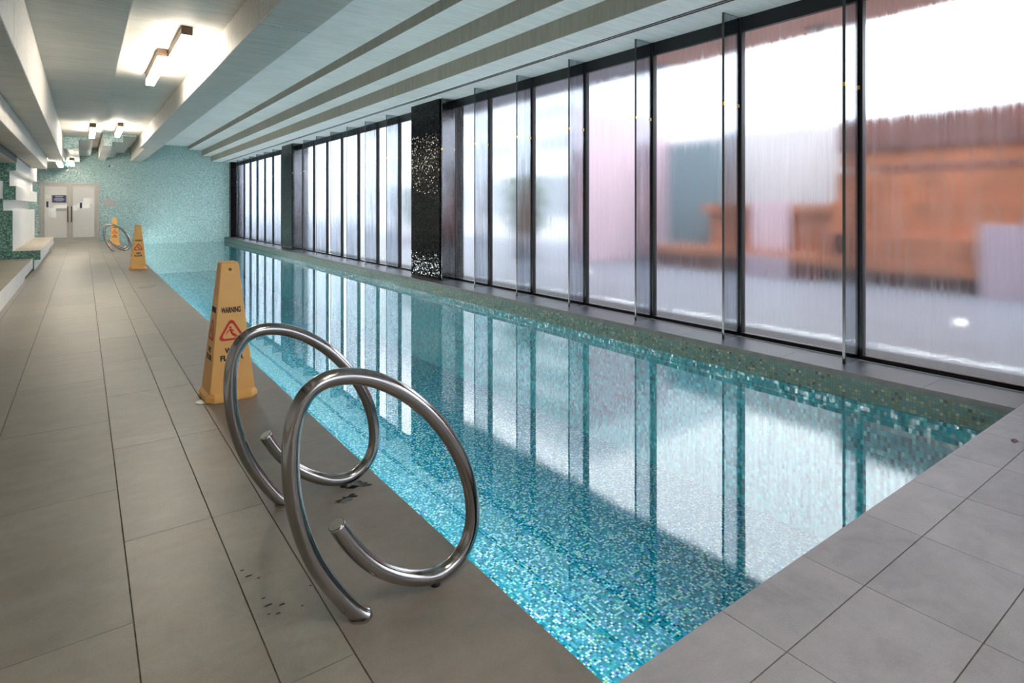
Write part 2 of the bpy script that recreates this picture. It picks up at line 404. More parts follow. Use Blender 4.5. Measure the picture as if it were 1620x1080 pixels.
def panel(mb, x0, x1, z0, z1, y0, y1, holes, m, m_in=None):
    """a wall in the XZ plane with rectangular openings (x0,x1,z0,z1)"""
    xs = sorted({x0, x1, *[v for h in holes for v in h[:2]]}); zs = sorted({z0, z1, *[v for h in holes for v in h[2:]]})
    xs = [v for v in xs if x0 <= v <= x1]; zs = [v for v in zs if z0 <= v <= z1]
    def solid(i, j):
        if i < 0 or j < 0 or i >= len(xs) - 1 or j >= len(zs) - 1: return False
        cx, cz = (xs[i] + xs[i + 1]) / 2, (zs[j] + zs[j + 1]) / 2
        return not any(h[0] < cx < h[1] and h[2] < cz < h[3] for h in holes)
    for i in range(len(xs) - 1):
        for j in range(len(zs) - 1):
            if not solid(i, j): continue
            a, b, c, d = xs[i], xs[i + 1], zs[j], zs[j + 1]
            mb.face([(a, y0, c), (b, y0, c), (b, y0, d), (a, y0, d)], m)
            mb.face([(a, y1, c), (a, y1, d), (b, y1, d), (b, y1, c)], m)
            if not solid(i - 1, j): mb.face([(a, y0, c), (a, y0, d), (a, y1, d), (a, y1, c)], m_in or m)
            if not solid(i + 1, j): mb.face([(b, y0, c), (b, y1, c), (b, y1, d), (b, y0, d)], m_in or m)
            if not solid(i, j - 1): mb.face([(a, y0, c), (a, y1, c), (b, y1, c), (b, y0, c)], m_in or m)
            if not solid(i, j + 1): mb.face([(a, y0, d), (b, y0, d), (b, y1, d), (a, y1, d)], m_in or m)

YB = 26.4       # end wall
YJ = 20.06      # where the ceiling profile changes
YN = -3.2       # wall behind the camera
WZ = -0.165     # water level
PX0, PX1, PY0 = 1.104, 4.665, 1.075

# ------------------------------------------------------------------ floor (tiled deck)
def tiles(mb, x0, x1, cuts, m, gx=0.0022, gy=0.0013, t=0.0):
    for a, b in zip(cuts, cuts[1:]):
        if b - a < 0.02: continue
        mb.box(x0 + gx, x1 - gx, a + gy, b - gy, -0.03, t, m)
def cuts(lo, hi, ph, step):
    k = math.ceil((lo - ph) / step + 1e-6); r = [lo]
    while ph + k * step < hi - 1e-6: r.append(ph + k * step); k += 1
    return r + [hi]
fl = MB()
LX = [(-2.6, -1.78, 2.0), (-1.78, -0.815, 2.6), (-0.815, -0.74, 3.1), (-0.74, -0.367, 2.58), (-0.367, 0.122, 3.12), (0.122, 0.417, 2.613), (0.417, 0.613, 1.58)]
for a, b, ph in LX: tiles(fl, a, b, cuts(YN, YB, ph, 1.028), 'tile')
tiles(fl, 0.613, PX0, cuts(PY0, YB, 2.117, 1.029), 'tile_dark')
tiles(fl, 0.613, PX0, cuts(YN, PY0, 0.552, 1.029), 'tile_dark')
rows = [1.075, 0.868, 0.552, 0.236, -0.3, -0.8, -1.3, -1.8, -2.3, -2.8, YN]
for ya, yb in zip(rows[1:], rows):
    xs = cuts(PX0, 5.12, 1.593, 0.487)
    for a, b in zip(xs, xs[1:]):
        if b - a > 0.02: fl.box(a + 0.0014, b - 0.0014, ya + 0.002, yb - 0.002 * (yb < 1.07), -0.03, 0, 'tile_grey')
fl.box(-2.6, PX0, YN, YB, -0.2, -0.0035, 'grout')
fl.box(PX0, 5.12, YN, PY0, -0.2, -0.0035, 'grout')
fl.box(0.616, PX0 - 0.003, PY0 + 0.003, YB - 0.01, -0.02, -0.0008, 'grout_light')
struct(fl.build('floor'))

# ------------------------------------------------------------------ pool
pb = MB()
PD = -1.35
pb.box(PX0 - 0.12, PX1 + 0.12, PY0 - 0.12, YB + 0.1, PD - 0.1, PD, 'mosaic_pool')
pb.box(PX0 - 0.12, PX0, PY0, YB, PD, -0.2, 'mosaic_pool')
pb.box(PX1, PX1 + 0.45, PY0, YB, PD, -0.2, 'mosaic_wallpool')
pb.box(PX0 - 0.12, PX1 + 0.12, PY0 - 0.12, PY0, PD, -0.2, 'mosaic_pool')
# underwater ledge along the deck side
pb.box(PX0, PX0 + 0.42, PY0, YB, PD, -0.62, 'mosaic_pool')
pb.box(PX0 + 0.42, PX0 + 0.62, PY0, YB, PD, -0.98, 'mosaic_pool')
tag(struct(pb.build('pool_basin')), 'turquoise mosaic pool basin with a ledge along the deck side', None)
bd = MB()
bd.box(PX0 - 0.1, PX0, PY0, YB, -0.2, -0.03, 'mosaic_band')
bd.box(PX0 - 0.1, PX1 + 0.1, PY0 - 0.1, PY0, -0.2, -0.03, 'mosaic_band')
bd.box(PX1 + 0.012, PX1 + 0.45, PY0, YB, -0.2, -0.045, 'mosaic_band')
struct(bd.build('pool_waterline_band'))
w = MB()
nx, ny = 4, 12
w.face([(PX0, PY0, WZ), (PX1 + 0.012, PY0, WZ), (PX1 + 0.012, YB, WZ), (PX0, YB, WZ)], 'water')
for f_ in w.bm.faces:
    f_.normal_update()
    if f_.normal.z < 0: f_.normal_flip()
tag(w.build('pool_water', recalc=False), 'still turquoise water filling the long indoor pool', 'water', kind='stuff')
cp = MB()
cc = cuts(PY0, YB, 1.58, 1.028)
for a, b in zip(cc, cc[1:]):
    if b - a > 0.02: cp.box(PX1, 5.10, a + 0.0012, b - 0.0012, -0.042, 0, 'coping', side='coping_edge')
cp.box(PX1 + 0.004, 5.10, PY0, YB, -0.044, -0.003, 'grout')
cp.box(PX1, 5.10, PY0 - 0.6, PY0 - 0.0015, -0.042, -0.006, 'grout')
struct(cp.build('trim_1', bevel=0.0))

# ------------------------------------------------------------------ window wall
XG, XF, ZT = 5.15, 4.87, 3.085
FY = [2.185 + 1.087 * k for k in range(-5, 23)]
def ordinal(n): return ['first', 'second', 'third', 'fourth', 'fifth', 'sixth', 'seventh', 'eighth', 'ninth'][n]
KI = list(range(-5, 23))
colbays = {6: 'near', 14: 'middle', -2: 'behind', 22: 'far'}
wn_ = 0
for i, k in enumerate(KI[:-1]):
    ya, yb = FY[i], FY[i + 1]
    if k in colbays or yb > YB: continue
    wn_ += 1
    fr = MB()
    fr.box(XG - 0.02, XG + 0.05, ya - 0.028, ya + 0.028, 0.0, ZT + 0.02, 'black')
    if (k + 1) in colbays or i == len(KI) - 2: fr.box(XG - 0.02, XG + 0.05, yb - 0.028, yb + 0.028, 0.0, ZT + 0.02, 'black')
    fr.box(XG - 0.025, XG + 0.05, ya + 0.028, yb - 0.028, 0.0, 0.035, 'black')
    fr.box(XG - 0.01, XG + 0.05, ya + 0.028, yb - 0.028, 2.945, ZT + 0.02, 'black')
    wo = struct(fr.build('window_%d' % wn_, bevel=0.003, seg=1))
    pn = MB(); pn.box(XG + 0.02, XG + 0.032, ya + 0.02, yb - 0.02, 0.004, 2.99, 'pane_outer')
    for f_ in pn.bm.faces:
        if all(v.co.x < XG + 0.021 for v in f_.verts): f_.material_index = pn.mi('pane')
    pn.build('window_pane', wo)
# glass fins
first = None
for i, k in enumerate(KI):
    y = FY[i]
    if k in (6, 7, 14, 15, 22, -2, -1) and k != 6 and k != 14: continue
    if y > YB - 0.1 or k < 0: continue
    if first is None:
        first = empty('glass_fin', (XF, y, 0))
        f = MB(); f.box(0.006, XG - 0.02 - XF, -0.007, 0.007, 0.002, ZT, 'fin'); f.build('fin_glass', first)
        f = MB(); f.box(0, 0.0059, -0.011, 0.011, 0.002, ZT, 'fin_edge'); f.build('polished_edge', first)
        for xx in (-0.003, XG - 0.045 - XF):
            f = MB(); f.box(xx, xx + 0.012, -0.0125, 0.0125, 2.21, 2.24, 'brass'); f.build('brass_fitting', first)
        o = first
    else:
        o = copy_tree(first); o.location = (XF, y - (0.06 if k in (6, 14) else 0), 0)
    if k <= 6:
        n = 6 - k
        lab = 'tinted glass fin touching the near black mosaic column' if k == 6 else ('tall tinted glass fin, %s to the right of the near black column' % ordinal(n - 1))
    elif k <= 14:
        lab = 'tinted glass fin touching the second black column' if k == 14 else 'tall tinted glass fin, %s to the left of the near black column' % ordinal(k - 8)
    else:
        lab = 'slim glass fin, %s to the left of the second black column' % ordinal(k - 16)
    tag(o, lab, 'glass fin', 'glass fins along the window wall')
# columns
cl = [('near', 6), ('middle', 14), ('far', 22), ('behind', -2)]
for nm, k in cl:
    y0 = 2.185 + 1.087 * k + 0.0; y1 = min(y0 + 1.06, YB - 0.01)
    c = empty('mosaic_column', (5.05, (y0 + y1) / 2, 0))
    b = MB(); b.box(4.86 - 5.05, 0.3, -(y1 - y0) / 2 + 0.0, (y1 - y0) / 2, 0.02, ZT, 'mosaic_black'); b.build('shaft', c, bevel=0.004)
    b = MB(); b.box(4.868 - 5.05, 0.29, -(y1 - y0) / 2 + 0.008, (y1 - y0) / 2 - 0.008, 0.0, 0.02, 'black'); b.build('base_plate', c)
    tag(c, {'near': 'wide black mosaic column with gold glints, nearest in the window wall', 'middle': 'narrow looking black mosaic column, second along the window wall',
            'far': 'black mosaic strip column in the corner beside the aqua end wall', 'behind': 'black mosaic column at the window wall beside the camera'}[nm], 'column')

# ------------------------------------------------------------------ ceiling and beams
# near profile (y YN..YJ) as solid blocks hung from z=4.2
ZC = 4.2
ce = MB()
def slab(mb, x0, x1, z, y0=YN, y1=YJ, m='concrete', end='mosaic_wall', side='concrete'):
    mb.box(x0, x1, y0, y1, z, ZC, m, end=end, side=side)
slab(ce, -2.6, -1.045, 2.094, YN, 14.805, end='mosaic')
slab(ce, -2.6, -1.045, 2.75, 14.81, YB)
slab(ce, 0.37, 1.312, 3.31)
slab(ce, -0.444, 0.37, 3.17)
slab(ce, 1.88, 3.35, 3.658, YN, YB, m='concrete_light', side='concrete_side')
# far profile
slab(ce, -1.045, -0.44, 2.62, YJ + 0.02, YB)
slab(ce, -0.44, -0.11, 2.845, YJ, YB)
slab(ce, -0.11, 0.21, 3.10, YJ, YB)
slab(ce, 0.21, 0.44, 3.42, YJ, YB)
slab(ce, 0.44, 0.66, 2.965, YJ, YB)
slab(ce, 0.66, 0.91, 3.09, YJ, YB)
slab(ce, 0.91, 1.23, 3.27, YJ, YB)
slab(ce, 1.23, 1.44, 3.5, YJ, YB)
struct(ce.build('ceiling'))
tr = MB(); tr.box(-1.046, -1.040, YN, 14.8, 2.10, 2.225, 'black'); struct(tr.build('trim_2'))

def beam(segs, label, y_off=0):
    """segs: (x0,x1,z0,z1,y0,y1,mat,side)"""
    root = None
    xs = segs[0]
    root = empty('concrete_beam', ((xs[0] + xs[1]) / 2, 10, xs[2]))
    for (x0, x1, z0, y0, y1, m, sd, zt) in [(s[0], s[1], s[2], s[3], s[4], s[5], s[6], s[7]) for s in segs]:
        b = MB(); b.box(x0, x1, y0 + 0.003, y1 - 0.003, z0, zt, m, side=sd, end='mosaic_wall')
        b.build('beam_length', root, bevel=0.006, seg=1, loc=tuple(root.location))
    for ch in [k for k in D.objects if k.parent == root]: ch.location = (0, 0, 0)
    return tag(root, label, 'beam')
JY = 5.77
beam([(1.312, 1.80, 2.95, YN, JY, 'concrete', 'concrete', ZC), (1.312, 1.80, 2.95, JY, YJ, 'concrete', 'concrete', ZC), (1.44, 1.80, 2.95, YJ, YB - 0.02, 'concrete', 'concrete', ZC)],
     'deep pale concrete beam beside the double ceiling lamp')
beam([(1.80, 1.875, 3.03, YN, YB - 0.02, 'concrete', 'concrete', ZC)], 'thin concrete ledge along the right side of the deep pale beam')
beam([(-0.75, -0.444, 2.516, YN, 6.08, 'concrete', 'concrete', ZC), (-0.75, -0.444, 2.516, 6.08, YJ, 'concrete', 'concrete', ZC)], 'grey concrete beam left of the lamps with a bright side')
beam([(-1.040, -0.75, 2.22, YN, 8.3, 'concrete', 'concrete', ZC), (-1.040, -0.75, 2.22, 8.3, YJ - 0.9, 'concrete', 'concrete', ZC)], 'lowest concrete beam at the far left above the benches')
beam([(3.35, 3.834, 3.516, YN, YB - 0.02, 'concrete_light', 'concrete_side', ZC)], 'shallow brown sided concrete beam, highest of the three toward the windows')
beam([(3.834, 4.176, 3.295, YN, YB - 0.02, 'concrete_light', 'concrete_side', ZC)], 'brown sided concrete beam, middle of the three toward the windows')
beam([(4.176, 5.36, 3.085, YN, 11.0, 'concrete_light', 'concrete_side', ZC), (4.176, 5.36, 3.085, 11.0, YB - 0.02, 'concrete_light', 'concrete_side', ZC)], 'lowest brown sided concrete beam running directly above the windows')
sd = MB()
for dx in (0.0, 0.045): sd.box(4.572 + dx, 4.598 + dx, YN + 0.02, YB - 0.1, 3.074, 3.0848, 'black')
for dx in (-0.02, 0.024, 0.069): sd.box(4.575 + dx, 4.590 + dx, YN + 0.02, YB - 0.1, 3.0765, 3.0848, 'white')
tag(sd.build('slot_diffuser'), 'long white two-slot air diffuser in the ceiling above the windows', 'air vent')

# ------------------------------------------------------------------ end wall with doors
DX0, DX1, DZ = -1.25, 0.475, 2.13
bwm = MB()
panel(bwm, -2.6, 5.4, -1.6, ZC, YB, YB + 0.2, [(DX0, DX1, 0.0, DZ)], 'mosaic_wall', 'white')
struct(bwm.build('wall_back'))
fr = MB()
panel(fr, DX0, DX1, 0.0, DZ, YB - 0.03, YB + 0.12, [(DX0 + 0.06, DX1 - 0.06, -0.01, DZ - 0.06)], 'alu')
struct(fr.build('trim_3'))
DM = -0.39
def door(name, x0, x1, holes, hx):
    f = MB(); panel(f, x0, x1, 0.01, DZ - 0.065, YB, YB + 0.05, [(x0 + 0.085, x1 - 0.085, 0.15, DZ - 0.15)], 'alu')
    d = struct(f.build(name, bevel=0.003, seg=1))
    p = MB(); panel(p, x0 + 0.08, x1 - 0.08, 0.145, DZ - 0.145, YB + 0.018, YB + 0.022, holes, 'film'); p.build('frosted_film', d)
    g = MB(); g.box(x0 + 0.08, x1 - 0.08, YB + 0.024, YB + 0.034, 0.145, DZ - 0.145, 'clear'); g.build('door_glass', d)
    h = MB(); h.box(hx - 0.018, hx + 0.018, YB - 0.06, YB - 0.035, 0.70, 1.27, 'bronze')
    for z in (0.78, 1.19): h.box(hx - 0.01, hx + 0.01, YB - 0.036, YB + 0.001, z - 0.015, z + 0.015, 'bronze')
    h.build('pull_handle', d, bevel=0.004)
    return d
door('door_1', DX0 + 0.062, DM - 0.002, [(-1.06, -0.985, 1.23, 1.44), (-1.0, -0.86, 0.86, 1.20), (-0.86, -0.475, 1.10, 1.33), (-0.86, -0.78, 0.86, 1.10)], DM - 0.06)
door('door_2', DM + 0.002, DX1 - 0.062, [(-0.305, -0.17, 1.12, 1.31), (-0.17, 0.0, 1.20, 1.40), (0.0, 0.18, 1.20, 1.565), (0.18, 0.25, 1.37, 1.565)], DM + 0.045)
# corridor beyond the doors
for nm, bx, mt in (('floor_corridor', (-2.4, 1.8, YB + 0.21, YB + 3.2, -0.05, 0.0), 'tile'), ('wall_corridor_end', (-2.4, 1.8, YB + 3.2, YB + 3.3, 0, 2.6), 'white'), ('wall_corridor_left', (-2.5, -2.4, YB + 0.21, YB + 3.2, 0, 2.6), 'white'),
                   ('wall_corridor_right', (1.8, 1.9, YB + 0.21, YB + 3.2, 0, 2.6), 'white'), ('ceiling_corridor', (-2.5, 1.9, YB + 0.21, YB + 3.3, 2.6, 2.7), 'white')):
    b = MB(); b.box(*bx, mt); struct(b.build(nm))
cl_ = MB(); cl_.box(-1.6, 1.0, YB + 1.4, YB + 1.6, 2.58, 2.5995, 'lamp')
tag(cl_.build('corridor_light'), 'long ceiling light in the corridor behind the frosted doors', 'ceiling light')
for x0, x1, lab in ((-1.12, -1.04, 'dark blue post seen through the left door cut-out'), (-0.11, -0.04, 'dark blue post seen through the right door cut-out')):
    p = MB(); p.box(x0, x1, YB + 1.0, YB + 1.08, 0, 2.59, 'navy'); tag(p.build('corridor_post'), lab, 'post')
p = MB(); p.box(-0.85, -0.45, YB + 1.9, YB + 2.3, 1.05, 1.2, 'alu'); p.box(-0.8, -0.76, YB + 1.95, YB + 2.0, 0.0, 1.05, 'alu'); p.box(-0.54, -0.5, YB + 1.95, YB + 2.0, 0.0, 1.05, 'alu')
tag(p.build('corridor_cabinet'), 'grey metal stand seen through the left frosted door', 'stand')
# notice on the left leaf
ns = empty('notice_sign', (-0.70, YB + 0.014, 1.53))
b = MB(); b.box(-0.205, 0.205, -0.004, 0.003, -0.135, 0.135, 'navy'); b.build('sign_plate', ns, bevel=0.002)
b = MB()
for z, wd, h in ((0.085, 0.22, 0.026), (0.03, 0.24, 0.014), (0.005, 0.30, 0.012), (-0.02, 0.28, 0.012), (-0.045, 0.30, 0.012), (-0.07, 0.2, 0.012)):
    b.box(-wd / 2, wd / 2, -0.0055, -0.0045, z - h / 2, z + h / 2, 'signtext')
for (a, c, z0, z1) in ((-0.18, 0.18, 0.112, 0.117), (-0.18, 0.18, -0.117, -0.112), (-0.185, -0.18, -0.117, 0.117), (0.18, 0.185, -0.117, 0.117)):
    b.box(a, c, -0.0055, -0.0045, z0, z1, 'signtext')
b.build('sign_text', ns)
tag(ns, 'dark blue notice with pale lettering on the left white door', 'sign')
# paper notice, faint
b = MB(); b.box(-1.09, -0.93, YB + 0.0135, YB + 0.017, 1.54, 1.68, 'white'); tag(b.build('paper_notice'), 'small white paper stuck on the left door beside the blue notice', 'notice')
# pixel shaped plate on the wall
b = MB()
for (xa, xb, za, zb) in ((0.585, 0.93, 1.45, 1.545), (0.62, 0.90, 1.41, 1.45), (0.66, 0.99, 1.36, 1.41), (0.61, 1.06, 1.30, 1.36), (0.61, 0.83, 1.265, 1.30)):
    b.box(xa, xb, YB - 0.018, YB - 0.001, za, zb, 'greysign')
tag(b.build('wall_plaque'), 'pale grey stepped plaque on the aqua end wall beside the doors', 'plaque')
# dome camera
sc = empty('security_camera', (0.80, YB, 2.76))
b = MB(); b.cyl((0.03, -0.05, 0), 0.05, 0.05, 'white', axis='Y'); b.box(-0.02, 0.10, -0.03, 0, -0.03, 0.04, 'white'); b.build('camera_mount', sc, bevel=0.004)
b = MB(); b.cyl((-0.02, -0.10, 0), 0.030, 0.06, 'cam_black', axis='Y'); b.build('camera_lens', sc)
tag(sc, 'small white security camera with black lens on the end wall', 'camera')

# other walls
b = MB(); b.box(-2.8, -2.6, YN, YB, -0.2, ZC, 'plaster'); struct(b.build('wall_left'))
b = MB(); panel(b, -2.8, 5.4, -0.2, ZC, YN - 0.2, YN, [(0.6, 4.9, 0.5, 3.05)], 'plaster'); struct(b.build('wall_near'))
b = MB(); panel(b, 0.6, 4.9, 0.5, 3.05, YN - 0.15, YN - 0.05, [(0.66, 2.71, 0.56, 2.99), (2.79, 4.84, 0.56, 2.99)], 'black'); wo = struct(b.build('window_%d' % (wn_ + 1)))  # unseen window added behind the camera to light the near deck
b = MB(); b.box(0.65, 4.85, YN - 0.11, YN - 0.10, 0.55, 3.0, 'clear'); b.build('window_pane', wo)
b = MB(); b.box(5.10, 5.36, YN, YB, -0.6, -0.03, 'gravel'); b.box(5.10, 5.36, YN, 2.185 - 5 * 1.087, 0, ZC, 'black'); struct(b.build('wall_right'))
b = MB(); b.box(-2.9, 5.5, YN - 0.3, YB + 0.4, ZC, ZC + 0.25, 'concrete'); struct(b.build('roof_slab'))

# stepped left wall blocks, mosaic ends
YE, YL = 14.805, 21.1
sw = MB()
def blk(x1, z0, z1, y0=YE, y1=YL, x0=-2.59):
    sw.box(x0, x1, y0, y1, z0, z1, 'plaster', end='mosaic')
blk(-1.056, 1.95, 2.74); blk(-1.149, 1.652, 1.95); blk(-1.056, 1.385, 1.652); blk(-1.241, 1.177, 1.385)
blk(-1.103, 0.0, 1.177)
struct(sw.build('wall_stepped', bevel=0.0))
b = MB(); b.box(-2.0, -1.245, 14.2, 14.80, 1.408, 1.735, 'plaster'); struct(b.build('wall_projection'))
bn = empty('tiled_bench', (-0.9, 18, 0))
b = MB(); b.box(-1.102, -0.684, YE, YL, 0.205, 0.375, 'plaster', end='mosaic'); o = b.build('seat_block', bn, loc=(-0.9, 18, 0)); o.location = (0, 0, 0)
b = MB(); b.box(-1.102, -0.684, YE, YL, 0.376, 0.39, 'tan', end='mosaic', side='plaster'); o = b.build('seat_top', bn, loc=(-0.9, 18, 0)); o.location = (0, 0, 0)
b = MB(); b.box(-1.102, -0.781, YE + 0.004, YL, 0.0, 0.204, 'plaster', end='mosaic'); o = b.build('plinth', bn, loc=(-0.9, 18, 0)); o.location = (0, 0, 0)
tag(bn, 'white bench with green mosaic end below the stepped wall, farther of two', 'bench')
bn = empty('tiled_bench', (-1.6, 6, 0))
b = MB(); b.box(-2.59, -0.80, YN + 0.01, YE - 0.01, 0.223, 0.238, 'tan', side='plaster'); o = b.build('seat_top', bn, loc=(-1.6, 6, 0)); o.location = (0, 0, 0)
b = MB(); b.box(-2.59, -0.80, YN + 0.01, 12.9, 0.0, 0.222, 'plaster'); b.box(-2.59, -0.80, 12.9, YE - 0.01, 0.05, 0.222, 'plaster'); o = b.build('seat_block', bn, loc=(-1.6, 6, 0)); o.location = (0, 0, 0)
b = MB(); b.box(-2.59, -0.86, 12.905, YE - 0.01, 0.0, 0.049, 'mosaic'); o = b.build('plinth', bn, loc=(-1.6, 6, 0)); o.location = (0, 0, 0)
tag(bn, 'low white bench with tan tiled top along the left edge of the deck', 'bench')

# ------------------------------------------------------------------ lamps
def make_lamp(name):
    r = empty(name, (0, 0, 0))
    b = MB(); b.box(-0.0575, 0.0575, 0, 1.8, -0.10, 0, 'bronze'); b.build('housing', r, bevel=0.003)
    b = MB(); b.box(-0.0545, 0.0545, 0.003, 1.797, -0.18, -0.1005, 'lamp'); b.build('diffuser', r, bevel=0.004)
    return r
lamp = make_lamp('ceiling_lamp')
spots = [((0.953, 7.57, 3.309), 'right half of the big staggered pair of glowing ceiling lamps'), ((0.832, 8.83, 3.309), 'left half of the big staggered pair of glowing ceiling lamps'),
         ((0.175, 16.5, 3.169), 'glowing lamp at mid distance, left of the two side by side'), ((0.735, 17.2, 3.309), 'glowing lamp at mid distance, right of the two side by side'),
         ((-0.55, 20.5, 2.619), 'distant small lamp farthest left, above the doors'), ((-0.31, 23.8, 2.844), 'distant small lamp just right of the green exit sign')]
for i, (l, lab) in enumerate(spots):
    o = lamp if i == 0 else copy_tree(lamp); o.location = l; tag(o, lab, 'ceiling lamp', 'tube lamps on the ceiling')
o = copy_tree(lamp); o.location = (0.953, -1.3, 3.309); tag(o, 'single ceiling lamp above the near deck, out of the picture overhead', 'ceiling lamp', 'tube lamps on the ceiling')  # extra lamp added overhead, out of view, to brighten the deck
# unseen fill strip added under the ledge nosing, brightens pool and ceiling
us = empty('underwater_light', (PX0 + 0.42, 13, -0.66))
b = MB(); b.box(0.001, 0.02, -11.6, 13.0, -0.03, 0.03, 'alu'); b.build('channel', us)
b = MB(); b.box(0.0205, 0.024, -11.5, 12.9, -0.025, 0.025, 'ledstrip'); b.build('strip_lens', us)
tag(us, 'long underwater strip light under the pool ledge', 'pool light')
ex = empty('exit_sign', (-0.42, 23.5, 2.62))
b = MB(); b.box(-0.075, 0.075, -0.02, 0.02, -0.07, 0.07, 'white'); b.build('housing', ex, bevel=0.004)
b = MB(); b.box(-0.068, 0.068, -0.022, -0.0205, -0.062, 0.062, 'exitgreen'); b.build('green_panel', ex)
b = MB(); b.cyl((-0.02, -0.025, 0.035), 0.012, 0.002, 'exitwhite', axis='Y', seg=12)
def bar2(mb, p, q, wd, y0, y1, m):
    p = Vector((p[0], 0, p[1])); q = Vector((q[0], 0, q[1])); d = (q - p).normalized(); n = Vector((-d.z, 0, d.x)) * wd / 2
    A = [p + n, p - n, q - n, q + n]
    fa = [mb.bm.verts.new((v.x, y0, v.z)) for v in A]; fb = [mb.bm.verts.new((v.x, y1, v.z)) for v in A]
    for i in range(4): mb.bm.faces.new((fa[i], fa[(i + 1) % 4], fb[(i + 1) % 4], fb[i])).material_index = mb.mi(m)
    for l in (fa, fb[::-1]): mb.bm.faces.new(l).material_index = mb.mi(m)
for p, q in (((-0.02, 0.02), (-0.01, -0.01)), ((-0.02, 0.015), (-0.045, 0.0)), ((-0.015, 0.015), (0.012, 0.005)), ((-0.01, -0.01), (0.012, -0.03)), ((-0.01, -0.01), (-0.035, -0.045))):
    bar2(b, p, q, 0.009, -0.025, -0.023, 'exitwhite')
b.box(0.02, 0.055, -0.025, -0.023, -0.05, 0.045, 'exitwhite')
b.build('running_figure', ex)
b = MB(); b.cyl((0, 0, 0.07), 0.006, 0.174, 'white', seg=10); b.build('hanger', ex)
tag(ex, 'small green running man exit sign hanging before the end wall', 'exit sign')

# ------------------------------------------------------------------ loop handrails
near = [(0.700, -0.004), (0.667, 0.02), (0.606, 0.103), (0.545, 0.208), (0.509, 0.303), (0.482, 0.41), (0.473, 0.521), (0.479, 0.620), (0.503, 0.690), (0.545, 0.732), (0.606, 0.745),
        (0.683, 0.733), (0.764, 0.698), (0.86, 0.630), (0.95, 0.535), (1.023, 0.424), (1.070, 0.308), (1.086, 0.205), (1.078, 0.130), (1.046, 0.074), (0.997, 0.041), (0.939, 0.029), (0.86, 0.051),
        (0.785, 0.093), (0.723, 0.142), (0.673, 0.200), (0.637, 0.252), (0.606, 0.306)]
def spline(pts, n=6):
    out = []
    P = [Vector((a, 0, b)) for a, b in pts]
    for i in range(len(P) - 1):
        p0, p1, p2, p3 = P[max(i - 1, 0)], P[i], P[i + 1], P[min(i + 2, len(P) - 1)]
        for k in range(n):
            t = k / n
            out.append(0.5 * ((2 * p1) + (p2 - p0) * t + (2 * p0 - 5 * p1 + 4 * p2 - p3) * t * t + (3 * p1 - p0 - 3 * p2 + p3) * t ** 3))
    out.append(P[-1]); return out
def smooth(pts, it=2):
    for _ in range(it):
        pts = [pts[0]] + [(a + 2 * b + c) / 4 for a, b, c in zip(pts, pts[1:], pts[2:])] + [pts[-1]]
    return pts
rail_pts = smooth(spline(near, 6), 10)
rail_pts = [p - Vector((0.8, 0, 0)) for p in rail_pts]
rail = empty('loop_handrail', (0.8, 1.71, 0))
b = MB(); b.tube(rail_pts, 0.025, 'steel', 24); b.build('tube', rail)
e = rail_pts[-1]; dvec = (rail_pts[-1] - rail_pts[-3]).normalized()
b = MB(); b.tube([e, e + dvec * 0.0015], 0.0215, 'chrome_ring', 24); b.build('end_cap', rail)
b = MB(); b.ring((-0.118, 0, 0.0), 0.026, 0.036, 0.0, 0.003, 'grout'); b.build('foot_seal', rail)
b = MB(); b.cyl((0.139, 0, 0.0), 0.016, 0.012, 'black', seg=16); b.build('floor_fixing', rail)
tag(rail, 'coiled stainless steel handrail loop, nearest the camera', 'handrail', 'loop handrails on the deck')
for x, y, lab in ((0.8, 2.555, 'coiled stainless steel handrail loop in front of the nearest orange cone'), (0.80, 19.85, 'distant steel handrail loop, nearer of the two by the doors'), (0.80, 20.70, 'distant steel handrail loop, farther of the two by the doors')):
    o = copy_tree(rail); o.location = (x, y, 0); tag(o, lab, 'handrail', 'loop handrails on the deck')

